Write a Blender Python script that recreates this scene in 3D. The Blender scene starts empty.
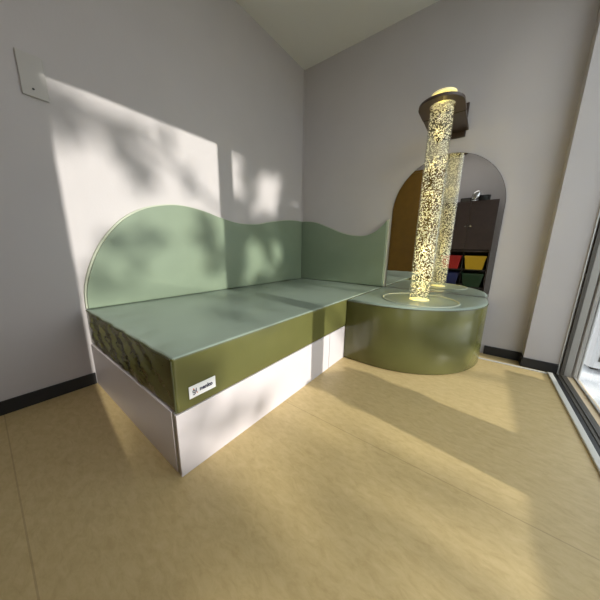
import bpy, bmesh, math, random
from mathutils import Vector, Matrix

C = bpy.context.scene.collection
S = bpy.context.scene
random.seed(7)

# ------------------------------------------------------------------ camera
F_PX = 240.03
cam_d = bpy.data.cameras.new('camera')
cam_d.sensor_width = 36.0
cam_d.sensor_fit = 'HORIZONTAL'
cam_d.lens = F_PX / 600.0 * 36.0
cam_d.clip_start = 0.02
cam = bpy.data.objects.new('camera', cam_d)
C.objects.link(cam)
fw = Vector((-0.58511971, 0.78340679, -0.2095441)).normalized()
rt = Vector((0.7990028, 0.60110834, 0.01622604)).normalized()
up = rt.cross(fw).normalized()
rt = fw.cross(up).normalized()
cam.matrix_world = Matrix(((rt.x, up.x, -fw.x, 1.75321521),
                           (rt.y, up.y, -fw.y, -2.36196972),
                           (rt.z, up.z, -fw.z, 0.808500907),
                           (0, 0, 0, 1)))
S.camera = cam

# ------------------------------------------------------------------ world, sun, exposure
SUN_T, SUN_S = 0.35, 0.116            # sun ray travels (-1, SUN_S, -SUN_T)
w = bpy.data.worlds.new('world')
S.world = w
w.use_nodes = True
bg = w.node_tree.nodes['Background']
bg.inputs['Color'].default_value = (0.90, 0.94, 1.0, 1)
bg.inputs['Strength'].default_value = 2.5

sd = bpy.data.lights.new('sun', 'SUN')
sd.energy = 5.0
sd.angle = math.radians(0.6)
sd.color = (1.0, 0.93, 0.87)
sun = bpy.data.objects.new('sun', sd)
C.objects.link(sun)
sun.rotation_euler = Vector((-1, SUN_S, -SUN_T)).to_track_quat('-Z', 'Y').to_euler()
sun.location = (9, -2, 5)

S.view_settings.view_transform = 'Standard'
S.view_settings.look = 'None'
S.view_settings.gamma = 1
S.view_settings.use_curve_mapping = False
S.view_settings.exposure = 0.0
S.cycles.max_bounces = 12
S.cycles.diffuse_bounces = 6
S.cycles.glossy_bounces = 5
S.cycles.transparent_max_bounces = 24
S.cycles.sample_clamp_indirect = 6.0
S.cycles.caustics_reflective = False
S.cycles.caustics_refractive = False


# ------------------------------------------------------------------ materials
def srgb(r, g, b):
    def f(c):
        c /= 255.0
        return c / 12.92 if c <= 0.04045 else ((c + 0.055) / 1.055) ** 2.4
    return (f(r), f(g), f(b), 1)


def mat(name, col, rough=0.5, metal=0.0, spec=0.5, noise=None, bump=None, coat=0.0):
    """noise=(scale, amount, detail) multiplies the colour a little; bump=(scale, strength)."""
    m = bpy.data.materials.new(name)
    m.use_nodes = True
    nt = m.node_tree
    b = nt.nodes['Principled BSDF']
    b.inputs['Base Color'].default_value = col
    b.inputs['Roughness'].default_value = rough
    b.inputs['Metallic'].default_value = metal
    b.inputs['Specular IOR Level'].default_value = spec
    b.inputs['Coat Weight'].default_value = coat
    tc = nt.nodes.new('ShaderNodeTexCoord')
    if noise:
        n = nt.nodes.new('ShaderNodeTexNoise')
        n.inputs['Scale'].default_value = noise[0]
        n.inputs['Detail'].default_value = noise[2]
        nt.links.new(tc.outputs['Object'], n.inputs['Vector'])
        mr = nt.nodes.new('ShaderNodeMapRange')
        mr.inputs['From Min'].default_value = 0.3
        mr.inputs['From Max'].default_value = 0.7
        mr.inputs['To Min'].default_value = 1 - noise[1]
        mr.inputs['To Max'].default_value = 1 + noise[1]
        nt.links.new(n.outputs['Fac'], mr.inputs['Value'])
        mx = nt.nodes.new('ShaderNodeMix')
        mx.data_type = 'RGBA'
        mx.blend_type = 'MULTIPLY'
        mx.inputs['Factor'].default_value = 1
        mx.inputs[6].default_value = col
        nt.links.new(mr.outputs['Result'], mx.inputs[7])
        nt.links.new(mx.outputs[2], b.inputs['Base Color'])
    if bump:
        n2 = nt.nodes.new('ShaderNodeTexNoise')
        n2.inputs['Scale'].default_value = bump[0]
        n2.inputs['Detail'].default_value = 4
        nt.links.new(tc.outputs['Object'], n2.inputs['Vector'])
        bp = nt.nodes.new('ShaderNodeBump')
        bp.inputs['Strength'].default_value = bump[1]
        bp.inputs['Distance'].default_value = 0.004
        nt.links.new(n2.outputs['Fac'], bp.inputs['Height'])
        nt.links.new(bp.outputs['Normal'], b.inputs['Normal'])
    return m


def glass_mat(name, tint=(1, 1, 1, 1), ior=1.45, rough=0.02, haze=0.0):
    m = bpy.data.materials.new(name)
    m.use_nodes = True
    nt = m.node_tree
    nt.nodes.remove(nt.nodes['Principled BSDF'])
    out = nt.nodes['Material Output']
    tr = nt.nodes.new('ShaderNodeBsdfTransparent')
    tr.inputs['Color'].default_value = tint
    gl = nt.nodes.new('ShaderNodeBsdfGlossy')
    gl.inputs['Roughness'].default_value = rough
    fr = nt.nodes.new('ShaderNodeFresnel')
    fr.inputs['IOR'].default_value = ior
    mx = nt.nodes.new('ShaderNodeMixShader')
    geo = nt.nodes.new('ShaderNodeNewGeometry')     # reflect on the entering face only; the thin pane does not bend rays
    iv = nt.nodes.new('ShaderNodeMath'); iv.operation = 'SUBTRACT'
    iv.inputs[0].default_value = 1.0
    nt.links.new(geo.outputs['Backfacing'], iv.inputs[1])
    ff = nt.nodes.new('ShaderNodeMath'); ff.operation = 'MULTIPLY'
    nt.links.new(fr.outputs['Fac'], ff.inputs[0])
    nt.links.new(iv.outputs[0], ff.inputs[1])
    nt.links.new(ff.outputs[0], mx.inputs['Fac'])
    nt.links.new(tr.outputs[0], mx.inputs[1])
    nt.links.new(gl.outputs[0], mx.inputs[2])
    last = mx
    if haze:
        df = nt.nodes.new('ShaderNodeBsdfTranslucent')
        df.inputs['Color'].default_value = (1, 1, 1, 1)
        m2 = nt.nodes.new('ShaderNodeMixShader')
        m2.inputs['Fac'].default_value = haze
        nt.links.new(mx.outputs[0], m2.inputs[1])
        nt.links.new(df.outputs[0], m2.inputs[2])
        last = m2
    nt.links.new(last.outputs[0], out.inputs['Surface'])
    return m


def floor_mat():
    m = mat('linoleum', srgb(205, 178, 122), rough=0.42, spec=0.45, bump=(60, 0.05))
    nt = m.node_tree
    b = nt.nodes['Principled BSDF']
    tc = nt.nodes.new('ShaderNodeTexCoord')
    mp = nt.nodes.new('ShaderNodeMapping')
    mp.inputs['Scale'].default_value = (1.0, 2.2, 1)
    mp.inputs['Rotation'].default_value = (0, 0, 0.5)
    nt.links.new(tc.outputs['Object'], mp.inputs['Vector'])
    n = nt.nodes.new('ShaderNodeTexNoise')
    n.inputs['Scale'].default_value = 22
    n.inputs['Detail'].default_value = 9
    n.inputs['Roughness'].default_value = 0.7
    n.inputs['Distortion'].default_value = 0.5
    nt.links.new(mp.outputs[0], n.inputs['Vector'])
    cr = nt.nodes.new('ShaderNodeValToRGB')
    e = cr.color_ramp.elements
    e[0].position = 0.3
    e[0].color = srgb(178, 155, 108)
    e[1].position = 0.72
    e[1].color = srgb(200, 178, 132)
    x = e.new(0.5)
    x.color = srgb(190, 168, 120)
    nt.links.new(n.outputs['Fac'], cr.inputs['Fac'])
    # welded seams every 0.92 m along y
    sp = nt.nodes.new('ShaderNodeSeparateXYZ')
    nt.links.new(tc.outputs['Object'], sp.inputs[0])
    ad = nt.nodes.new('ShaderNodeMath'); ad.operation = 'ADD'
    ad.inputs[1].default_value = 1.482 + 9.2
    nt.links.new(sp.outputs['Y'], ad.inputs[0])
    md = nt.nodes.new('ShaderNodeMath'); md.operation = 'MODULO'
    md.inputs[1].default_value = 0.92
    nt.links.new(ad.outputs[0], md.inputs[0])
    lt = nt.nodes.new('ShaderNodeMath'); lt.operation = 'LESS_THAN'
    lt.inputs[1].default_value = 0.004
    nt.links.new(md.outputs[0], lt.inputs[0])
    ml = nt.nodes.new('ShaderNodeMath'); ml.operation = 'MULTIPLY'
    ml.inputs[1].default_value = 0.35
    nt.links.new(lt.outputs[0], ml.inputs[0])
    mx = nt.nodes.new('ShaderNodeMix'); mx.data_type = 'RGBA'
    mx.inputs[7].default_value = srgb(120, 98, 60)
    nt.links.new(ml.outputs[0], mx.inputs['Factor'])
    nt.links.new(cr.outputs[0], mx.inputs[6])
    nt.links.new(mx.outputs[2], b.inputs['Base Color'])
    return m


M = dict(
    wall=mat('wall_paint', srgb(190, 185, 185), rough=0.75, spec=0.25, noise=(3, 0.02, 3), bump=(90, 0.10)),
    ceil=mat('ceiling_paint', srgb(225, 223, 218), rough=0.85, spec=0.2),
    floor=floor_mat(),
    black=mat('black_rubber', srgb(20, 19, 20), rough=0.5),
    sage=mat('sage_vinyl', srgb(136, 150, 138), rough=0.32, spec=0.5, noise=(5, 0.03, 3), bump=(14, 0.06)),
    sage_panel=mat('sage_panel_vinyl', srgb(126, 140, 119), rough=0.38, spec=0.45, noise=(6, 0.03, 3), bump=(8, 0.08)),
    rim=mat('panel_rim', srgb(180, 186, 166), rough=0.5),
    olive=mat('olive_vinyl', srgb(93, 93, 53), rough=0.22, spec=0.5, noise=(6, 0.05, 3), bump=(9, 0.10)),
    piping=mat('olive_piping', srgb(78, 80, 52), rough=0.45),
    white=mat('white_laminate', srgb(206, 199, 201), rough=0.42, noise=(4, 0.012, 2)),
    trim=mat('pale_trim', srgb(196, 194, 188), rough=0.45),
    alu=mat('aluminium', srgb(160, 157, 152), rough=0.45, metal=0.2),
    dark_alu=mat('dark_aluminium', srgb(80, 76, 70), rough=0.45, metal=0.4),
    pale_alu=mat('pale_aluminium', srgb(200, 200, 198), rough=0.35, metal=0.5),
    brown=mat('brown_lacquer', srgb(66, 50, 42), rough=0.4),
    brown_dark=mat('dark_brown_lacquer', srgb(50, 36, 30), rough=0.35),
    wood=mat('dark_walnut', srgb(60, 43, 37), rough=0.5, noise=(14, 0.12, 5)),
    inside=mat('cabinet_inside', srgb(34, 27, 25), rough=0.6),
    ochre=mat('ochre_wood', srgb(134, 98, 28), rough=0.5, noise=(8, 0.07, 4)),
    red=mat('red_plastic', srgb(176, 30, 26), rough=0.4),
    yellow=mat('yellow_plastic', srgb(206, 164, 24), rough=0.4),
    blue=mat('blue_plastic', srgb(20, 36, 92), rough=0.4),
    green=mat('green_plastic', srgb(16, 58, 34), rough=0.4),
    label_white=mat('label_white', srgb(240, 240, 242), rough=0.5),
    ink=mat('navy_ink', srgb(34, 36, 66), rough=0.5),
    orange=mat('orange_ink', srgb(214, 110, 50), rough=0.5),
    chrome=mat('chrome', srgb(210, 210, 212), rough=0.15, metal=1.0),
    plate=mat('plate_plastic', srgb(182, 178, 174), rough=0.5),
    screw=mat('screw_steel', srgb(60, 58, 56), rough=0.4, metal=0.6),
    bubble=None,
    glass=glass_mat('window_glass', (0.95, 0.97, 0.96, 1)),
    acrylic=glass_mat('clear_acrylic', (0.97, 0.98, 0.97, 1), ior=1.5, rough=0.03, haze=0.02),
    acrylic_in=glass_mat('acrylic_inner', (0.93, 0.95, 0.93, 1), ior=1.25, rough=0.05),
    concrete=mat('pale_concrete', srgb(232, 233, 235), rough=0.8, noise=(5, 0.05, 5)),
    tan=mat('tan_stone', srgb(216, 194, 160), rough=0.7, noise=(9, 0.06, 4)),
    facade=mat('facade_render', srgb(190, 188, 184), rough=0.85),
    leaf=mat('leaf_green', srgb(70, 104, 48), rough=0.55, noise=(3, 0.2, 2)),
    bark=mat('bark', srgb(84, 68, 54), rough=0.9, noise=(12, 0.2, 4)),
    soil=mat('garden_soil', srgb(120, 116, 92), rough=0.9, noise=(2, 0.15, 5)),
    pot=mat('planter_grey', srgb(120, 118, 114), rough=0.7),
    unit=mat('unit_white', srgb(214, 216, 218), rough=0.45),
    led=None,
)
m = bpy.data.materials.new('led_glow')
m.use_nodes = True
pb = m.node_tree.nodes['Principled BSDF']
pb.inputs['Base Color'].default_value = (1, 0.9, 0.5, 1)
pb.inputs['Emission Color'].default_value = (1.0, 0.86, 0.35, 1)
pb.inputs['Emission Strength'].default_value = 0.55
M['led'] = m
m = bpy.data.materials.new('lamp_diffuser')
m.use_nodes = True
pb = m.node_tree.nodes['Principled BSDF']
pb.inputs['Emission Color'].default_value = (1.0, 0.96, 0.93, 1)
pb.inputs['Emission Strength'].default_value = 7.0
M['lamp'] = m  # glow of the added fill light
m = bpy.data.materials.new('air_bubble')
m.use_nodes = True
nt = m.node_tree
pb = nt.nodes['Principled BSDF']
pb.inputs['Base Color'].default_value = (0.95, 0.95, 0.92, 1)
pb.inputs['Roughness'].default_value = 0.15
tl = nt.nodes.new('ShaderNodeBsdfTranslucent')
tl.inputs['Color'].default_value = (0.96, 0.95, 0.90, 1)
mxb = nt.nodes.new('ShaderNodeMixShader')
mxb.inputs['Fac'].default_value = 0.5
nt.links.new(pb.outputs[0], mxb.inputs[1])
nt.links.new(tl.outputs[0], mxb.inputs[2])
nt.links.new(mxb.outputs[0], nt.nodes['Material Output'].inputs['Surface'])
M['bubble'] = m
m = bpy.data.materials.new('mirror_silver')
m.use_nodes = True
pb = m.node_tree.nodes['Principled BSDF']
pb.inputs['Base Color'].default_value = (0.86, 0.87, 0.86, 1)
pb.inputs['Metallic'].default_value = 1
pb.inputs['Roughness'].default_value = 0.0
M['mirror'] = m


# ------------------------------------------------------------------ helpers
def link(name, bm, material, parent=None, smooth=False, loc=None):
    me = bpy.data.meshes.new(name)
    bmesh.ops.recalc_face_normals(bm, faces=bm.faces[:])
    bm.to_mesh(me)
    bm.free()
    mats = material if isinstance(material, (list, tuple)) else [material]
    for mm in mats:
        me.materials.append(mm)
    if smooth:
        for p in me.polygons:
            p.use_smooth = True
    o = bpy.data.objects.new(name, me)
    C.objects.link(o)
    if parent:
        o.parent = parent
        # geometry is written in world metres; undo the parent's offset
        o.matrix_parent_inverse = Matrix.Translation(-world_loc(parent))
    return o


def world_loc(o):
    v = Vector(o.location)
    return v if o.parent is None else v      # parents are unrotated empties or meshes at the origin


def tag(o, label, cat, group=None, kind=None):
    o['label'] = label
    o['category'] = cat
    if group:
        o['group'] = group
    if kind:
        o['kind'] = kind
    return o


def thing(name, label, cat, loc=(0, 0, 0), group=None):
    o = bpy.data.objects.new(name, None)
    o.empty_display_size = 0.1
    C.objects.link(o)
    o.location = loc
    return tag(o, label, cat, group)


def struct(name, bm, material, parent=None, smooth=False):
    o = link(name, bm, material, parent, smooth)
    if parent is None:
        o['kind'] = 'structure'
    return o


def box(bm, x0, x1, y0, y1, z0, z1, bev=0.0, seg=2):
    r = bmesh.ops.create_cube(bm, size=1)
    vs = r['verts']
    for v in vs:
        v.co = Vector((x0 + (v.co.x + .5) * (x1 - x0), y0 + (v.co.y + .5) * (y1 - y0), z0 + (v.co.z + .5) * (z1 - z0)))
    if bev:
        es = list({e for v in vs for e in v.link_edges})
        bmesh.ops.bevel(bm, geom=es, offset=bev, segments=seg, profile=0.5, affect='EDGES')
    return bm


def B(*a, **k):
    return box(bmesh.new(), *a, **k)


def prism(bm, pts, to3, d0, d1, bev=0.0, seg=2):
    """extrude the 2D outline pts; to3(a, b, d) gives the 3D point at depth d."""
    n = len(pts)
    v0 = [bm.verts.new(to3(a, b, d0)) for a, b in pts]
    v1 = [bm.verts.new(to3(a, b, d1)) for a, b in pts]
    f0 = bm.faces.new(v0)
    f1 = bm.faces.new(v1[::-1])
    for i in range(n):
        bm.faces.new((v0[i], v1[i], v1[(i + 1) % n], v0[(i + 1) % n]))
    if bev:
        es = list(f0.edges) + list(f1.edges)
        bmesh.ops.bevel(bm, geom=es, offset=bev, segments=seg, profile=0.5, affect='EDGES')
    return bm


def tube(bm, path, r, seg=10, closed=False, taper=None):
    path = [Vector(p) for p in path]
    n = len(path)
    rings = []
    for i, p in enumerate(path):
        if closed:
            d = path[(i + 1) % n] - path[i - 1]
        else:
            d = path[min(i + 1, n - 1)] - path[max(i - 1, 0)]
        d.normalize()
        a = d.cross(Vector((0, 0, 1)))
        if a.length < 1e-3:
            a = d.cross(Vector((1, 0, 0)))
        a.normalize()
        b = d.cross(a)
        rr = r if taper is None else r + (taper - r) * i / (n - 1)
        rings.append([bm.verts.new(p + (a * math.cos(t) + b * math.sin(t)) * rr)
                      for t in [2 * math.pi * k / seg for k in range(seg)]])
    for i in range(n if closed else n - 1):
        A, Bq = rings[i], rings[(i + 1) % n]
        for k in range(seg):
            bm.faces.new((A[k], A[(k + 1) % seg], Bq[(k + 1) % seg], Bq[k]))
    if not closed:
        bm.faces.new(rings[0][::-1])
        bm.faces.new(rings[-1])
    return bm


def cyl(bm, x, y, z0, z1, r0, r1=None, seg=48, caps=True):
    r1 = r0 if r1 is None else r1
    a = [bm.verts.new((x + r0 * math.cos(2 * math.pi * k / seg), y + r0 * math.sin(2 * math.pi * k / seg), z0)) for k in range(seg)]
    b = [bm.verts.new((x + r1 * math.cos(2 * math.pi * k / seg), y + r1 * math.sin(2 * math.pi * k / seg), z1)) for k in range(seg)]
    for k in range(seg):
        bm.faces.new((a[k], a[(k + 1) % seg], b[(k + 1) % seg], b[k]))
    if caps:
        bm.faces.new(a[::-1])
        bm.faces.new(b)
    return bm


def spline(pts, n=8):
    out = []
    for i in range(len(pts) - 1):
        p0 = Vector(pts[max(i - 1, 0)]); p1 = Vector(pts[i]); p2 = Vector(pts[i + 1]); p3 = Vector(pts[min(i + 2, len(pts) - 1)])
        for k in range(n):
            t = k / n
            out.append(tuple(0.5 * ((2 * p1) + (p2 - p0) * t + (2 * p0 - 5 * p1 + 4 * p2 - p3) * t * t + (3 * p1 - p0 - 3 * p2 + p3) * t ** 3)))
    out.append(tuple(pts[-1]))
    return out


# ------------------------------------------------------------------ dimensions
HB = 0.457        # mattress / seat top
HS = 0.249        # top of the white base
BW, BL = 1.0015, 2.042
XW = 2.27         # inner face of window wall
YO = -3.40        # opposite wall
HC = 2.62         # ceiling
WX1 = 2.37        # outer face of window wall

# ------------------------------------------------------------------ setting
struct('floor', B(-0.15, XW - 0.001, YO - 0.15, 0.15, -0.12, 0.0), M['floor'])
struct('ceiling', B(-0.15, WX1, YO - 0.15, 0.15, HC, HC + 0.12), M['ceil'])
struct('wall_left', B(-0.15, 0, YO - 0.15, 0.15, 0, HC), M['wall'])
bm = B(0, WX1, 0, 0.15, 0, HC)
box(bm, 2.085, WX1, -0.10, 0.0, 0, HC)                        # shallow pier that ends the wall at the window
struct('wall_back', bm, M['wall'])
bm = B(0, 1.95, YO - 0.15, YO, 0, HC)
box(bm, 2.24, WX1, YO - 0.15, YO, 0, HC)
box(bm, 1.95, 2.24, YO - 0.15, YO, 2.40, HC)
box(bm, 1.95, 2.24, YO - 0.15, YO, 0, 0.10)
struct('wall_front', bm, M['wall'])
HEAD = 2.465
bm = B(XW, WX1, YO, -2.38, 0, HEAD)
box(bm, XW, WX1, YO, -0.10, HEAD, HC)
box(bm, XW, WX1, -2.38, -0.10, -0.12, -0.031)
struct('wall_right', bm, M['wall'])

bm = B(0.0, 0.010, YO, -BL - 0.002, 0.0, 0.068)
struct('baseboard_left', bm, M['black'])
bm = B(1.86, 2.085, -0.012, 0.0, 0.0, 0.068)
box(bm, 2.075, 2.085, -0.110, -0.012, 0, 0.068)
box(bm, 2.085, XW - 0.008, -0.112, -0.100, 0.0, 0.068)
struct('baseboard_back', bm, M['black'])
# pale edging strips of the floor covering
bm = B(1.83, 2.225, -0.152, -0.132, 0.0, 0.006, bev=0.002)
struct('trim_1', bm, M['trim'])
bm = B(2.213, 2.238, -2.38, -0.132, 0.0, 0.012, bev=0.003)
struct('trim_2', bm, M['trim'])
# slim beads where the walls meet
struct('trim_3', B(0.0, 0.012, -0.012, 0.0, 0.0, HC, bev=0.003), M['wall'])
struct('trim_4', B(XW - 0.008, XW, -0.110, -0.100, 0.0, HC, bev=0.002), M['pale_alu'])

# ---- fill light added behind the camera to brighten the back wall
cl = thing('ceiling_light', 'long white ceiling light behind the viewer', 'ceiling light', (1.25, -2.75, HC))
link('housing', B(0.65, 1.85, -2.83, -2.67, HC - 0.05, HC - 0.001, bev=0.006), M['plate'], cl)
link('diffuser', B(0.67, 1.83, -2.815, -2.685, HC - 0.075, HC - 0.051, bev=0.01), M['lamp'], cl)

# ---- sliding window
wn = bpy.data.objects.new('window_1', None)
C.objects.link(wn)
wn.location = (2.33, -1.2, 0)
wn['kind'] = 'structure'
bm = B(2.275, 2.292, -0.125, -0.102, 0.0, HEAD)                # dark seal by the pier
link('seal', bm, M['dark_alu'], wn)
bm = B(2.292, 2.326, -0.122, -0.102, -0.03, HEAD, bev=0.003)
box(bm, 2.329, 2.356, -0.116, -0.102, -0.03, HEAD, bev=0.003)
box(bm, 2.292, 2.360, -2.379, -2.342, -0.03, HEAD, bev=0.003)
box(bm, 2.292, 2.360, -2.342, -0.122, HEAD - 0.03, HEAD - 0.002, bev=0.003)
link('window_frame', bm, M['alu'], wn)
bm = B(2.357, 2.367, -0.118, -0.102, -0.03, HEAD, bev=0.003)
link('outer_trim', bm, M['pale_alu'], wn)
bm = B(2.240, 2.258, -2.38, -0.128, 0.0, 0.006)
link('track_gasket', bm, M['black'], wn)
bm = B(2.260, 2.306, -2.342, -0.124, 0.0, 0.008, bev=0.002)
box(bm, 2.276, 2.279, -2.342, -0.124, 0.008, 0.013)
link('bottom_track', bm, M['dark_alu'], wn)
bm = B(2.307, 2.358, -2.342, -0.124, -0.03, 0.003, bev=0.002)
link('stone_sill', bm, M['tan'], wn)


def sash(y0, y1, x, n0, n1):
    bm = B(x - 0.010, x + 0.010, y0, y0 + n0, 0.004, HEAD - 0.032, bev=0.003)
    box(bm, x - 0.010, x + 0.010, y1 - n1, y1, 0.004, HEAD - 0.032, bev=0.003)
    box(bm, x - 0.006, x + 0.006, y0 + n0, y1 - n1, 0.004, 0.014, bev=0.002)
    box(bm, x - 0.010, x + 0.010, y0 + n0, y1 - n1, HEAD - 0.07, HEAD - 0.032, bev=0.003)
    s = link('sash', bm, M['alu'], wn)
    g = B(x - 0.002, x + 0.002, y0 + n0 - 0.004, y1 - n1 + 0.004, 0.012, HEAD - 0.065)
    gl = link('pane', g, M['glass'], s)
    return s


sash(-2.340, -1.245, 2.318, 0.022, 0.11)
sash(-1.385, -0.124, 2.342, 0.11, 0.004)

wn2 = bpy.data.objects.new('window_2', None)
C.objects.link(wn2)
wn2.location = (2.095, YO - 0.08, 0)
wn2['kind'] = 'structure'
bm = B(1.951, 1.975, YO - 0.10, YO - 0.05, 0.101, 2.399)
box(bm, 2.215, 2.239, YO - 0.10, YO - 0.05, 0.101, 2.399)
box(bm, 1.975, 2.215, YO - 0.10, YO - 0.05, 0.101, 0.13)
box(bm, 1.975, 2.215, YO - 0.10, YO - 0.05, 2.37, 2.399)
link('window_frame', bm, M['alu'], wn2)
link('pane', B(1.973, 2.217, YO - 0.078, YO - 0.072, 0.128, 2.372), M['glass'], wn2)

# ---- ochre wooden door in the wall behind the camera (seen in the mirror)
dr = bpy.data.objects.new('door_1', None)
C.objects.link(dr)
dr.location = (0.5, YO, 0)
dr['kind'] = 'structure'
link('door_leaf', B(0.04, 0.90, YO + 0.001, YO + 0.045, 0.005, 2.36, bev=0.003), M['ochre'], dr)
bm = B(0.004, 0.038, YO + 0.001, YO + 0.06, 0.0, 2.40, bev=0.002)
box(bm, 0.902, 0.935, YO + 0.001, YO + 0.06, 0.0, 2.40, bev=0.002)
box(bm, 0.038, 0.902, YO + 0.001, YO + 0.06, 2.362, 2.40, bev=0.002)
link('door_frame', bm, M['ochre'], dr)
bm = bmesh.new()
tube(bm, [(0.83, YO + 0.045, 1.0), (0.83, YO + 0.09, 1.0), (0.73, YO + 0.09, 1.0)], 0.008)
link('door_handle', bm, M['chrome'], dr)

# ---- outside
struct('trim_5', B(2.372, 2.385, -3.6, 1.6, -0.10, -0.025, bev=0.004), M['tan'])
bm = B(2.386, 3.66, -3.9, 2.6, -0.20, -0.03)
o = struct('terrace', bm, M['concrete'])
tag(o, 'pale concrete terrace outside the sliding window', 'terrace')
o = struct('parapet', B(3.56, 3.66, -3.9, -0.44, -0.03, 0.552), M['facade'])  # unseen wall, added to set where sunlight on the floor stops
tag(o, 'low pale parapet wall at the outer edge of the terrace', 'parapet')
o = struct('garden', B(3.66, 16, -12, 9, -0.60, -0.45), M['soil'])
tag(o, 'garden ground beyond the terrace', 'garden')

# ------------------------------------------------------------------ daybed base
base = thing('daybed_base', 'white laminated daybed base under the green mattress', 'bed base', (BW / 2, -BL / 2, 0))
link('front_panel', B(BW - 0.012, BW, -BL, -1.0135, 0.0, HS, bev=0.001), M['white'], base)
link('front_panel', B(BW - 0.018, BW, -1.0085, -0.012, 0.0, HS, bev=0.0015), M['white'], base)
link('end_panel', B(0.012, BW - 0.034, -BL, -BL + 0.018, 0.0, HS, bev=0.001), M['white'], base)
tr = link('corner_trim', B(BW - 0.0335, BW - 0.0125, -BL + 0.001, -BL + 0.017, 0.0, HS, bev=0.002), M['alu'], base)
tr['label'] = 'grey metal corner trim'
bm = B(0.03, BW - 0.02, -BL + 0.02, -0.02, HS - 0.018, HS - 0.001)
link('deck_board', bm, M['white'], base)


# ------------------------------------------------------------------ mattress
def grid_axis(lo, hi, r, n):
    a = [lo, lo + r * .3, lo + r * .65, lo + r]
    a += [lo + r + (hi - lo - 2 * r) * i / n for i in range(1, n)]
    a += [hi - r, hi - r * .65, hi - r * .3, hi]
    return a


def rounded_block(lo, hi, r, n, disp=None):
    """closed block with rounded edges on a dense grid; disp moves each vertex."""
    bm = bmesh.new()
    ax = [grid_axis(lo[i], hi[i], r, n[i]) for i in range(3)]
    cache = {}

    def V(p):
        k = tuple(round(c, 5) for c in p)
        if k not in cache:
            q = Vector(p)
            inner = Vector([min(max(q[i], lo[i] + r), hi[i] - r) for i in range(3)])
            d = q - inner
            if d.length > 1e-9:
                # cube surface -> rounded surface
                q = inner + d.normalized() * r
            if disp:
                q = q + disp(q)
            cache[k] = bm.verts.new(q)
        return cache[k]

    for axis in range(3):
        a, b = [i for i in range(3) if i != axis]
        for side in (lo[axis], hi[axis]):
            for i in range(len(ax[a]) - 1):
                for j in range(len(ax[b]) - 1):
                    c = []
                    for (ii, jj) in ((i, j), (i + 1, j), (i + 1, j + 1), (i, j + 1)):
                        p = [0, 0, 0]
                        p[axis] = side
                        p[a] = ax[a][ii]
                        p[b] = ax[b][jj]
                        c.append(V(p))
                    if len(set(c)) == 4:
                        bm.faces.new(c)
    return bm


def sm(a, b, x):
    t = min(max((x - a) / (b - a), 0), 1)
    return t * t * (3 - 2 * t)


def wrinkle(x, z):
    """loose vinyl on the foot end: long slanting folds, deepest in the middle."""
    h = (z - HS) / (HB - HS)
    s = x + 0.30 * (h - 0.5)
    w1 = abs(math.sin(s * 21 + 0.9 * math.sin(h * 4 + x * 3)))
    w2 = abs(math.sin((x + 0.55 * h) * 37 + 1.7 + 1.1 * math.sin(h * 3.1 + x * 5)))
    w3 = math.sin(x * 75 - h * 9 + math.sin(x * 13))
    hh = min(max(h, 0), 1)
    env = sm(0.0, 0.12, x) * (1 - 0.8 * sm(0.80, 0.98, x)) * (0.15 + 0.85 * math.sin(math.pi * hh))
    return env * (0.010 * (1 - w1 ** 0.7) + 0.008 * (1 - w2 ** 0.7) + 0.0012 * w3)


def mat_disp(q):
    d = Vector((0, 0, 0))
    f = sm(-BL + 0.05, -BL, q.y)
    if q.y < -BL + 0.05:
        f = 1 - sm(-BL, -BL + 0.05, q.y)
        d.y -= f * (wrinkle(q.x, q.z) - 0.004)
        # lower edge sags a little in the middle
        if q.z < HS + 0.05:
            d.z += 0.006 * abs(math.sin(q.x * 13)) * f * sm(0.02, 0.1, q.x) * (1 - sm(0.9, 0.99, q.x))
    if q.z > HB - 0.02 and q.y < -BL + 0.16:
        g = 1 - sm(-BL, -BL + 0.16, q.y)
        d.z += g * 0.002 * math.sin(q.x * 34 + q.y * 12) * sm(0.05, 0.2, q.x) * (1 - sm(0.9, 1.0, q.x))
    if q.x > BW - 0.03 and HS + 0.03 < q.z < HB - 0.03:
        d.x += 0.0025 * math.sin(q.y * 7.0) * math.sin((q.z - HS) * 15)
    return d


bm = rounded_block((0.004, -BL, HS + 0.0015), (BW + 0.003, -0.004, HB), 0.011, (110, 60, 16), mat_disp)
for f in bm.faces:
    c = f.calc_center_median()
    f.normal_update()
    f.material_index = 0 if c.z > HB - 0.012 and abs(f.normal.z) > 0.6 else 1
mattress = link('mattress', bm, [M['sage'], M['olive']], smooth=True)
tag(mattress, 'long mattress with a sage green top and wrinkled olive sides on a white base', 'mattress')
bm = bmesh.new()
pth = [(0.02 + (BW - 0.03) * i / 60, -BL + 0.001, HB - 0.006) for i in range(61)]
pth = [(x, y + mat_disp(Vector((x, y, z))).y - 0.0005, z + mat_disp(Vector((x, y, z))).z) for x, y, z in pth]
tube(bm, pth, 0.0036, seg=6)
link('piping', bm, M['piping'], mattress)
bm = bmesh.new()
tube(bm, [(BW, -BL + 0.012 + (BL - 0.03) * i / 40, HB - 0.0075) for i in range(41)], 0.0028, seg=6)
link('piping', bm, M['piping'], mattress)
bm = bmesh.new()
tube(bm, [(BW - 0.001, -BL + 0.002, HS + 0.01 + (HB - HS - 0.02) * i / 10) for i in range(11)], 0.0028, seg=6)
link('piping', bm, M['piping'], mattress)
# white maker's tag on the front face
tg = link('maker_tag', B(BW + 0.0035, BW + 0.0062, -1.994, -1.890, 0.289, 0.335, bev=0.001), M['label_white'], mattress)
tg['label'] = 'small white tag with dark lettering'


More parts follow.
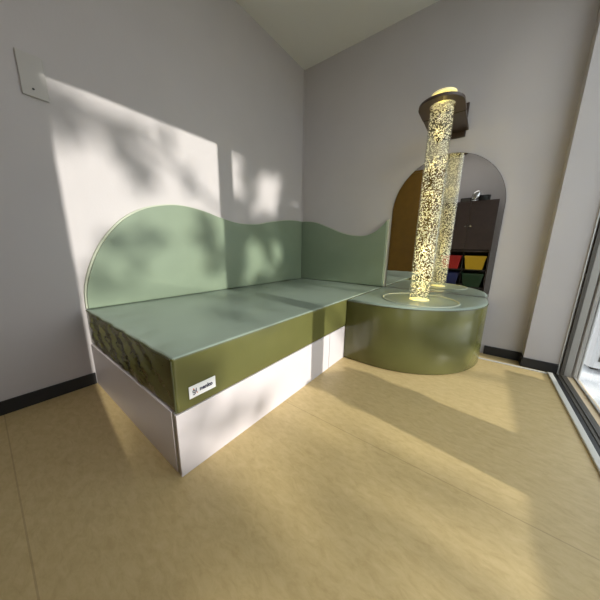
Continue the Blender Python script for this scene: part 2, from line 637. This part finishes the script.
def text_mesh(name, body, size, material, parent, origin, xdir, zdir, depth=0.0006, bold=0.0):
    cu = bpy.data.curves.new(name, 'FONT')
    cu.body = body
    cu.size = size
    cu.extrude = depth
    cu.offset = bold
    cu.resolution_u = 3
    tmp = bpy.data.objects.new(name, cu)
    C.objects.link(tmp)
    dg = bpy.context.evaluated_depsgraph_get()
    me = bpy.data.meshes.new_from_object(tmp.evaluated_get(dg))
    bpy.data.objects.remove(tmp)
    bpy.data.curves.remove(cu)
    xd, zd = Vector(xdir), Vector(zdir)
    nd = xd.cross(zd)
    for v in me.vertices:
        c = v.co.copy()
        v.co = Vector(origin) + xd * c.x + zd * c.y + nd * c.z
    me.materials.clear()
    me.materials.append(material)
    o = bpy.data.objects.new(name, me)
    C.objects.link(o)
    o.parent = parent
    return o


text_mesh('lettering', 'nenko', 0.0205, M['ink'], tg, (BW + 0.0066, -1.955, 0.3065), (0, 1, 0), (0, 0, 1), bold=0.0009)
bm = bmesh.new()                                                # the little mark before the word: dark loop and stroke, orange dot
loop = [(BW + 0.0068, -1.9765 + 0.004 * math.cos(t), 0.3125 + 0.005 * math.sin(t)) for t in [k * math.pi / 8 for k in range(16)]]
tube(bm, loop, 0.0017, seg=6, closed=True)
tube(bm, [(BW + 0.0068, -1.9725, 0.317), (BW + 0.0068, -1.9725, 0.303), (BW + 0.0068, -1.977, 0.300), (BW + 0.0068, -1.981, 0.302)], 0.0016, seg=6)
tube(bm, [(BW + 0.0068, -1.9675, 0.322), (BW + 0.0068, -1.9675, 0.308)], 0.0016, seg=6)
link('emblem', bm, M['ink'], tg)
bm = bmesh.new()
cylv = [(BW + 0.0068, -1.966, 0.306), (BW + 0.0068, -1.965, 0.3035)]
tube(bm, cylv, 0.0020, seg=8)
tube(bm, [(BW + 0.0068, -1.979, 0.3215), (BW + 0.0068, -1.976, 0.3225)], 0.0022, seg=8)
link('emblem_dots', bm, M['orange'], tg)

# ------------------------------------------------------------------ padded wave panels
profA = spline([(-2.037, HB + 0.003), (-2.030, 0.567), (-2.000, 0.675), (-1.947, 0.793), (-1.881, 0.888), (-1.799, 0.973),
                (-1.685, 1.042), (-1.553, 1.080), (-1.430, 1.090), (-1.276, 1.073), (-1.129, 1.040), (-0.949, 1.016),
                (-0.739, 1.027), (-0.579, 1.060), (-0.354, 1.098), (-0.200, 1.112), (-0.048, 1.114)], 6)
def wave(name, label, prof, foot, to3, cen):
    """pale backing board with a slightly smaller sage pad on its face."""
    t = thing(name, label, 'wall panel', cen)
    back = prof + foot
    link('backing_board', prism(bmesh.new(), back, to3, 0.001, 0.026, bev=0.003), M['rim'], t)
    cx = sum(p[0] for p in back) / len(back)
    cz = HB
    w = max(p[0] for p in back) - min(p[0] for p in back)
    k = 1 - 0.016 / w
    pad = [(cx + (a - cx) * k, b if b < HB + 0.01 else b - 0.007) for a, b in back]
    bm = bmesh.new()
    prism(bm, pad, to3, 0.0262, 0.046, bev=0.009, seg=4)
    pd = link('pad', bm, M['sage_panel'], t)
    return t


wave('wave_panel', 'long sage padded wall panel rising in a big arch behind the mattress', profA, [(-0.048, HB + 0.003)],
     lambda a, b, d: (d, a, b), (0, -1.0, HB))
profB = spline([(0.002, 1.114), (0.10, 1.113), (0.209, 1.098), (0.378, 1.040), (0.524, 0.985), (0.662, 0.952), (0.80, 0.946),
                (0.905, 0.985), (0.976, 1.044), (1.012, 1.085)], 6)
wave('wave_panel', 'short sage padded wall panel dipping in a wave beside the mirror', profB, [(1.020, HB + 0.003), (0.002, HB + 0.003)],
     lambda a, b, d: (a, -d, b), (0.5, 0, HB))

# ------------------------------------------------------------------ arched mirror
mir = thing('arched_mirror', 'arched frameless mirror on the wall behind the bubble tube', 'mirror', (1.435, 0, HB))
arc = [(1.431 + 0.397 * math.cos(t), 1.140 + 0.414 * math.sin(t)) for t in [math.pi * k / 48 for k in range(49)]]
pts = arc + [(1.034, HB + 0.004), (1.828, HB + 0.004)]
link('backing_board', prism(bmesh.new(), pts, lambda a, b, d: (a, d, b), -0.001, -0.008), M['dark_alu'], mir)
pts2 = [(1.431 + (a - 1.431) * 0.994, b if b < 0.6 else 1.140 + (b - 1.140) * 0.994) for a, b in pts]
link('mirror_plate', prism(bmesh.new(), pts2, lambda a, b, d: (a, d, b), -0.0085, -0.012), M['mirror'], mir)

# ------------------------------------------------------------------ rounded corner seat
seat = thing('corner_seat', 'rounded corner seat with a sage top and olive sides beneath the bubble tube', 'seat', (1.4, -0.4, 0))


def seat_outline(off):
    R = 0.605 - off
    cx, cy = 1.225, -0.195
    p = [(1.009 + off, -0.012 - off * .2), (1.009 + off, -0.795 + off)]
    for k in range(41):
        t = -math.pi / 2 + math.pi / 2 * k / 40
        p.append((cx + R * math.cos(t), cy + R * math.sin(t)))
    p.append((cx + R, -0.012 - off * .2))
    return p


bm = bmesh.new()
rings = []
prof = [(0.008, 0.002), (0.0, 0.012), (0.0, 0.15), (0.0, 0.30), (0.0, HB - 0.022), (0.003, HB - 0.012), (0.009, HB - 0.004), (0.018, HB)]
for off, z in prof:
    rings.append([bm.verts.new((x, y, z)) for x, y in seat_outline(off)])
n = len(rings[0])
for a in range(len(rings) - 1):
    for k in range(n):
        f = bm.faces.new((rings[a][k], rings[a][(k + 1) % n], rings[a + 1][(k + 1) % n], rings[a + 1][k]))
        f.material_index = 1 if a < 5 else 0
        f.smooth = True
bm.faces.new(rings[0][::-1])
bm.faces.new(rings[-1])
link('seat_body', bm, [M['sage'], M['olive']], seat)
bm = bmesh.new()
tube(bm, [(x, y, HB - 0.015) for x, y in seat_outline(-0.0005)[1:-1]], 0.0026, seg=6)
link('piping', bm, M['piping'], seat)
TX, TY = 1.420, -0.462
bm = bmesh.new()
tube(bm, [(TX + 0.25 * math.cos(t), TY + 0.25 * math.sin(t), HB + 0.001) for t in [2 * math.pi * k / 72 for k in range(72)]], 0.006, seg=8, closed=True)
r = link('ring_trim', bm, M['rim'], seat, smooth=True)
r['label'] = 'pale raised ring around the tube foot'

# ------------------------------------------------------------------ bubble tube
TZ = 1.745
bt = thing('bubble_tube', 'tall clear bubble tube full of yellow lit bubbles on the corner seat', 'lamp', (TX, TY, HB))
bm = cyl(bmesh.new(), TX, TY, HB + 0.001, TZ, 0.070, seg=64, caps=False)
link('acrylic_tube', bm, M['acrylic'], bt, smooth=True)
link('inner_wall', cyl(bmesh.new(), TX, TY, HB + 0.007, TZ - 0.001, 0.0662, seg=64, caps=False), M['acrylic_in'], bt, smooth=True)
bm = cyl(bmesh.new(), TX, TY, HB + 0.001, HB + 0.006, 0.067)
link('light_base', bm, M['led'], bt)
bm = cyl(bmesh.new(), TX, TY, TZ, TZ + 0.010, 0.070)
link('top_cap', bm, M['led'], bt)  # cap given its own glow, imitating light reaching the tube top


def bubbles():
    tmpl = []
    t = bmesh.new()
    bmesh.ops.create_icosphere(t, subdivisions=1, radius=1)
    vs = [v.co.copy() for v in t.verts]
    fs = [[v.index for v in f.verts] for f in t.faces]
    t.free()
    V, Fc = [], []
    for i in range(3300):
        h = random.random()
        a = random.random() * 2 * math.pi
        rad = 0.064 * math.sqrt(random.random())
        if random.random() < 0.35:
            rad = 0.058 + 0.006 * random.random()
        rr = random.choice((0.0018, 0.0024, 0.0030, 0.0036, 0.0046))
        c = Vector((TX + rad * math.cos(a), TY + rad * math.sin(a), HB + 0.012 + h * (TZ - HB - 0.02)))
        b0 = len(V)
        sq = 0.75 + 0.4 * random.random()
        V += [c + Vector((v.x * rr, v.y * rr, v.z * rr * sq)) for v in vs]
        Fc += [[b0 + k for k in f] for f in fs]
    me = bpy.data.meshes.new('bubbles')
    me.from_pydata(V, [], Fc)
    me.materials.append(M['bubble'])
    for p in me.polygons:
        p.use_smooth = True
    o = bpy.data.objects.new('bubbles', me)
    C.objects.link(o)
    o.parent = bt
    o.matrix_parent_inverse = Matrix.Translation(-Vector(bt.location))
    o['kind'] = 'stuff'
    return o


bubbles()
for z, e in ((0.10, 0.55), (0.20, 0.50), (0.36, 0.45), (0.53, 0.40), (0.71, 0.34), (0.90, 0.28), (1.09, 0.22), (1.23, 0.22)):   # added points up the axis, standing in for base light carried upward
    ld = bpy.data.lights.new('tube_light', 'POINT')
    ld.energy = e * 1.6
    ld.color = (1.0, 0.74, 0.22)
    ld.shadow_soft_size = 0.0
    lo = bpy.data.objects.new('tube_light', ld)
    C.objects.link(lo)
    lo.parent = bt
    lo.location = (0, 0, z)

# ------------------------------------------------------------------ wall bracket holding the tube
br = thing('tube_bracket', 'dark brown wall bracket clasping the top of the bubble tube', 'bracket', (1.42, 0, 1.70))
BX, BR = 1.411, 0.127


def collar(z0, z1):
    """round nosed shelf with a hole for the tube, built as a ring of quads."""
    bm = bmesh.new()
    N = 64
    outer, inner = [], []
    for k in range(N):
        t = 2 * math.pi * k / N
        c, s = math.cos(t), math.sin(t)
        ix, iy = TX + 0.0715 * c, TY + 0.0715 * s
        # outer outline: nose towards the room, straight sides, cut at y = -0.335
        cx, cy = BX, TY
        if s <= 0:
            ox, oy = cx + BR * c, cy + BR * s
        else:
            q = max(abs(c) / BR, s / (-0.335 - cy))
            ox, oy = cx + c / q, cy + s / q
        outer.append((ox, oy)); inner.append((ix, iy))
    layers = []
    for z in (z0, z1):
        layers.append(([bm.verts.new((x, y, z)) for x, y in outer], [bm.verts.new((x, y, z)) for x, y in inner]))
    (o0, i0), (o1, i1) = layers
    for k in range(N):
        j = (k + 1) % N
        bm.faces.new((o0[k], i0[k], i0[j], o0[j]))
        bm.faces.new((o1[k], o1[j], i1[j], i1[k]))
        bm.faces.new((o0[k], o0[j], o1[j], o1[k]))
        bm.faces.new((i0[k], i1[k], i1[j], i0[j]))
    return bm


link('collar', collar(1.690, 1.705), M['brown'], br)
link('arm', B(BX - BR + 0.002, BX + BR - 0.002, -0.334, -0.021, 1.688, 1.705, bev=0.002), M['brown_dark'], br)
link('wall_mount', B(BX - 0.085, BX + 0.108, -0.020, -0.001, 1.652, 1.875, bev=0.004), M['brown_dark'], br)

# ------------------------------------------------------------------ blank plate high on the left wall
wp = thing('wall_plate', 'blank pale plate with one screw high on the left wall', 'wall plate', (0, -2.09, 1.468))
link('cover', B(0.001, 0.010, -2.122, -2.035, 1.466, 1.64, bev=0.004, seg=3), M['plate'], wp)
bm = bmesh.new()
tube(bm, [(0.012, -2.084, 1.498), (0.0145, -2.084, 1.498)], 0.0042, seg=14)
link('screw', bm, M['screw'], wp)

# ------------------------------------------------------------------ cabinet behind the camera (seen in the mirror)
CX0, CX1, CY0, CY1 = 1.07, 1.84, YO + 0.003, -2.92
CT = 1.65
cab = thing('storage_cabinet', 'dark walnut storage cabinet with doors above open bin shelves', 'cabinet', ((CX0 + CX1) / 2, CY0, 0))
bm = B(CX0, CX0 + 0.02, CY0, CY1, 0.0, CT - 0.02)
box(bm, CX1 - 0.02, CX1, CY0, CY1, 0.0, CT - 0.02)
box(bm, CX0, CX1, CY0, CY1 + 0.01, CT - 0.02, CT, bev=0.002)
link('cabinet_body', bm, M['wood'], cab)
bm = B(CX0 + 0.02, CX1 - 0.02, CY0, CY0 + 0.01, 0.0, CT - 0.02)
link('back_panel', bm, M['inside'], cab)
for z in (0.02, 0.17, 0.475, 0.80):
    link('shelf', B(CX0 + 0.02, CX1 - 0.02, CY0 + 0.01, CY1 - 0.01, z, z + 0.02), M['inside'] if z < 0.5 else M['wood'], cab)
link('divider', B(1.456, 1.470, CY0 + 0.01, CY1 - 0.01, 0.495, 0.80), M['inside'], cab)
link('divider', B(1.456, 1.470, CY0 + 0.01, CY1 - 0.01, 0.19, 0.475), M['inside'], cab)
for x0, x1, hx in ((CX0 + 0.002, 1.4615, 1.43), (1.4645, CX1 - 0.002, 1.50)):
    d = link('door', B(x0, x1, CY1, CY1 + 0.018, 0.842, CT - 0.022, bev=0.002), M['wood'], cab)
    bm = bmesh.new()
    tube(bm, [(hx, CY1 + 0.018, 1.235), (hx, CY1 + 0.040, 1.235)], 0.011, seg=14)
    link('knob', bm, M['chrome'], d)


def storage_bin(label, mat_, x0, x1, z0, h):
    t = thing('storage_bin', label, 'storage bin', ((x0 + x1) / 2, CY1 - 0.17, z0), 'plastic bins in the cabinet')
    ya, yb = CY0 + 0.05, CY1 + 0.015
    ins = 0.035
    bm = bmesh.new()
    top = [(x0, ya, z0 + h), (x1, ya, z0 + h), (x1, yb, z0 + h), (x0, yb, z0 + h)]
    bot = [(x0 + ins, ya + ins, z0), (x1 - ins, ya + ins, z0), (x1 - ins, yb - ins * .5, z0), (x0 + ins, yb - ins * .5, z0)]
    th = 0.005
    itop = [(x0 + th, ya + th, z0 + h), (x1 - th, ya + th, z0 + h), (x1 - th, yb - th, z0 + h), (x0 + th, yb - th, z0 + h)]
    ibot = [(x0 + ins + th, ya + ins + th, z0 + th), (x1 - ins - th, ya + ins + th, z0 + th),
            (x1 - ins - th, yb - ins * .5 - th, z0 + th), (x0 + ins + th, yb - ins * .5 - th, z0 + th)]
    L = [[bm.verts.new(p) for p in q] for q in (bot, top, itop, ibot)]
    bm.faces.new(L[0][::-1])
    for a in range(3):
        for k in range(4):
            bm.faces.new((L[a][k], L[a][(k + 1) % 4], L[a + 1][(k + 1) % 4], L[a + 1][k]))
    bm.faces.new(L[3])
    link('tub', bm, mat_, t)
    link('lip', B(x0 - 0.004, x1 + 0.004, yb - 0.004, yb + 0.014, z0 + h - 0.03, z0 + h, bev=0.003), mat_, t)
    return t


storage_bin('red plastic bin on the upper open shelf of the cabinet', M['red'], 1.12, 1.44, 0.496, 0.235)
storage_bin('yellow plastic bin on the upper open shelf of the cabinet', M['yellow'], 1.487, 1.80, 0.496, 0.235)
storage_bin('blue plastic bin on the lower open shelf of the cabinet', M['blue'], 1.12, 1.44, 0.191, 0.235)
storage_bin('green plastic bin on the lower open shelf of the cabinet', M['green'], 1.487, 1.80, 0.191, 0.235)

b1 = thing('speaker_box', 'small black box on the cabinet, left of the silver device', 'box', (1.34, -3.1, CT))
link('case', B(1.29, 1.45, -3.16, -3.0, CT + 0.001, CT + 0.075, bev=0.012, seg=3), M['black'], b1)
link('grille', B(1.305, 1.435, -2.999, -2.995, CT + 0.012, CT + 0.062, bev=0.001), M['dark_alu'], b1)
b2 = thing('storage_tin', 'black round tin on the cabinet, right of the silver device', 'tin', (1.62, -3.08, CT))
link('tin_body', cyl(bmesh.new(), 1.63, -3.06, CT + 0.001, CT + 0.075, 0.085), M['black'], b2)
link('tin_lid', cyl(bmesh.new(), 1.63, -3.06, CT + 0.0755, CT + 0.095, 0.088), M['black'], b2)
b3 = thing('silver_device', 'tilted silver device on a foot on top of the cabinet', 'device', (1.50, -2.99, CT))
bm = cyl(bmesh.new(), 1.50, -2.985, CT + 0.001, CT + 0.014, 0.04)
link('foot', bm, M['chrome'], b3)
bm = bmesh.new()
bmesh.ops.create_uvsphere(bm, u_segments=24, v_segments=14, radius=1)
for v in bm.verts:
    v.co = Matrix.Rotation(0.5, 3, 'Y') @ Vector((v.co.x * 0.06, v.co.y * 0.03, v.co.z * 0.085)) + Vector((1.51, -2.985, CT + 0.095))
link('shell', bm, M['chrome'], b3, smooth=True)

# ------------------------------------------------------------------ outside things
u = thing('outdoor_unit', 'white rounded outdoor unit beyond the window corner', 'outdoor unit', (2.72, 0.5, -0.06))
link('casing', B(2.43, 2.80, 0.12, 0.9, 0.01, 0.62, bev=0.05, seg=4), M['unit'], u)
bm = B(2.50, 2.54, 0.25, 0.8, -0.029, 0.01)
box(bm, 2.70, 2.74, 0.25, 0.8, -0.029, 0.01)
link('feet', bm, M['dark_alu'], u)
bm = bmesh.new()
tube(bm, [(2.50, 0.118, 0.08), (2.50, 0.118, 0.54), (2.73, 0.118, 0.54), (2.73, 0.118, 0.08)], 0.012, seg=8, closed=True)
link('door_seal', bm, M['dark_alu'], u)
pl = thing('planter', 'grey square planter with a small shrub outside on the terrace', 'planter', (3.25, -1.33, -0.03))  # unseen, added to cast the shadow band across the floor
bm = B(3.09, 3.41, -1.49, -1.17, -0.029, 0.62, bev=0.012)
link('pot', bm, M['pot'], pl)


def leaf_cloud(name, spots, parent, size):
    V, Fc = [], []
    for c in spots:
        d = Vector((random.gauss(0, 1), random.gauss(0, 1), random.gauss(0, 1))).normalized()
        e = d.cross(Vector((random.gauss(0, 1), random.gauss(0, 1), random.gauss(0, 1)))).normalized()
        L = size * random.uniform(0.7, 1.25)
        W = L * 0.30
        n = d.cross(e) * L * 0.08
        b0 = len(V)
        c = Vector(c)
        V += [c - d * L * .5, c - d * L * .18 + e * W + n, c + d * L * .18 + e * W * .85 + n, c + d * L * .5,
              c + d * L * .18 - e * W * .85 + n, c - d * L * .18 - e * W + n]
        Fc += [[b0, b0 + 1, b0 + 2, b0 + 3], [b0, b0 + 3, b0 + 4, b0 + 5]]
    me = bpy.data.meshes.new(name)
    me.from_pydata(V, [], Fc)
    me.materials.append(M['leaf'])
    o = bpy.data.objects.new(name, me)
    C.objects.link(o)
    o.parent = parent
    o.matrix_parent_inverse = Matrix.Translation(-Vector(parent.location))
    return o


leaf_cloud('foliage', [(3.25 + random.uniform(-.15, .15), -1.33 + random.uniform(-.17, .17), 0.62 + 0.12 * random.random() ** 1.5) for _ in range(240)], pl, 0.07)

# ---- garden tree whose leaves dapple the sunlight; u, v = where a leaf's ray meets the plane of the left wall
dark = [  # u, v, ru, rv, strength
    (0.07, 1.35, 0.15, 0.32, 4.5), (0.07, 0.80, 0.15, 0.30, 3.0),
    (-2.05, 1.44, 0.14, 0.15, 2.0), (-1.90, 1.46, 0.16, 0.09, 1.4), (-1.72, 1.36, 0.10, 0.16, 1.8), (-1.68, 1.22, 0.07, 0.10, 1.0),
    (-1.52, 1.48, 0.10, 0.10, 0.6), (-1.73, 0.82, 0.17, 0.10, 1.0), (-1.88, 0.62, 0.12, 0.12, 0.5), (-1.28, 0.90, 0.09, 0.14, 1.2), (-1.20, 0.70, 0.10, 0.12, 1.1),
    (-1.33, 1.22, 0.06, 0.16, 0.5),
    (-0.78, 1.40, 0.10, 0.24, 2.4), (-0.92, 1.02, 0.13, 0.20, 2.6), (-0.62, 0.98, 0.28, 0.14, 2.4), (-0.20, 1.10, 0.24, 0.50, 3.0),
    (-0.55, 1.60, 0.35, 0.12, 2.6), (-0.98, 0.72, 0.10, 0.22, 2.0), (-0.25, 0.55, 0.22, 0.22, 2.2), (-0.60, 0.42, 0.34, 0.12, 2.0),
    (-0.61, 0.68, 0.05, 0.14, 1.2), (0.12, 0.9, 0.2, 0.6, 2.5), (-0.85, 1.58, 0.16, 0.06, 1.6), (-0.98, 0.42, 0.12, 0.1, 1.6),
    (-1.86, 0.02, 0.13, 0.09, 1.3), (-1.99, -0.38, 0.13, 0.10, 3.6), (-1.75, -0.50, 0.14, 0.09, 0.8), (-1.45, -0.58, 0.18, 0.08, 0.7), (-1.50, -0.45, 0.12, 0.05, 0.5), (-1.22, -0.62, 0.12, 0.06, 0.5), (-1.96, -0.24, 0.06, 0.06, 0.8), (-1.90, -0.42, 0.10, 0.06, 1.6),
    (-1.60, -0.53, 0.14, 0.05, 0.8), (-1.70, -0.22, 0.06, 0.05, 2.0), (-1.56, -0.27, 0.06, 0.04, 1.7), (-1.82, -0.14, 0.05, 0.05, 1.6), (-1.84, -0.28, 0.04, 0.03, 1.4), (-1.45, -0.26, 0.06, 0.03, 0.6),
    (-1.50, 0.20, 0.12, 0.08, 0.6), (-1.2, 0.3, 0.2, 0.12, 0.7),
    (-0.02, -0.36, 0.16, 0.14, 1.2), (-0.36, -0.30, 0.20, 0.18, 2.2), (-0.2, -0.05, 0.3, 0.16, 1.8),
]
spots = []
LA = 0.0021
for (uu, vv, ru, rv, st) in dark:
    nleaf = int(st * math.pi * ru * rv / LA)
    for _ in range(nleaf):
        a = random.random() * 2 * math.pi
        q = math.sqrt(random.random()) * 1.05
        U, Vv = uu + ru * q * math.cos(a), vv + rv * q * math.sin(a)
        X = random.uniform(12.2, 13.8)
        spots.append((X, U - SUN_S * X, Vv + SUN_T * X))
tree = thing('tree', 'leafy green garden tree standing beyond the terrace parapet', 'tree', (13.0, -1.1, -0.45))
leaf_cloud('foliage', spots, tree, 0.115)
bm = bmesh.new()
tube(bm, [(13.0, -1.1, -0.46), (13.02, -1.1, 1.5), (12.98, -1.2, 3.2), (13.0, -1.4, 4.8), (12.95, -1.6, 6.2)], 0.10, seg=10, taper=0.03)
link('trunk', bm, M['bark'], tree, smooth=True)
for pth in ([(12.98, -1.2, 3.2), (12.9, -2.0, 4.2), (12.85, -2.8, 4.9), (12.9, -3.6, 5.1)],
            [(13.0, -1.4, 4.6), (13.1, -2.2, 5.4), (13.0, -3.0, 5.9), (12.9, -3.6, 6.1)],
            [(13.0, -1.3, 4.0), (13.1, -1.0, 4.9), (12.9, -0.8, 5.9)]):
    bm = bmesh.new()
    tube(bm, pth, 0.035, seg=7, taper=0.01)
    link('branch', bm, M['bark'], tree, smooth=True)
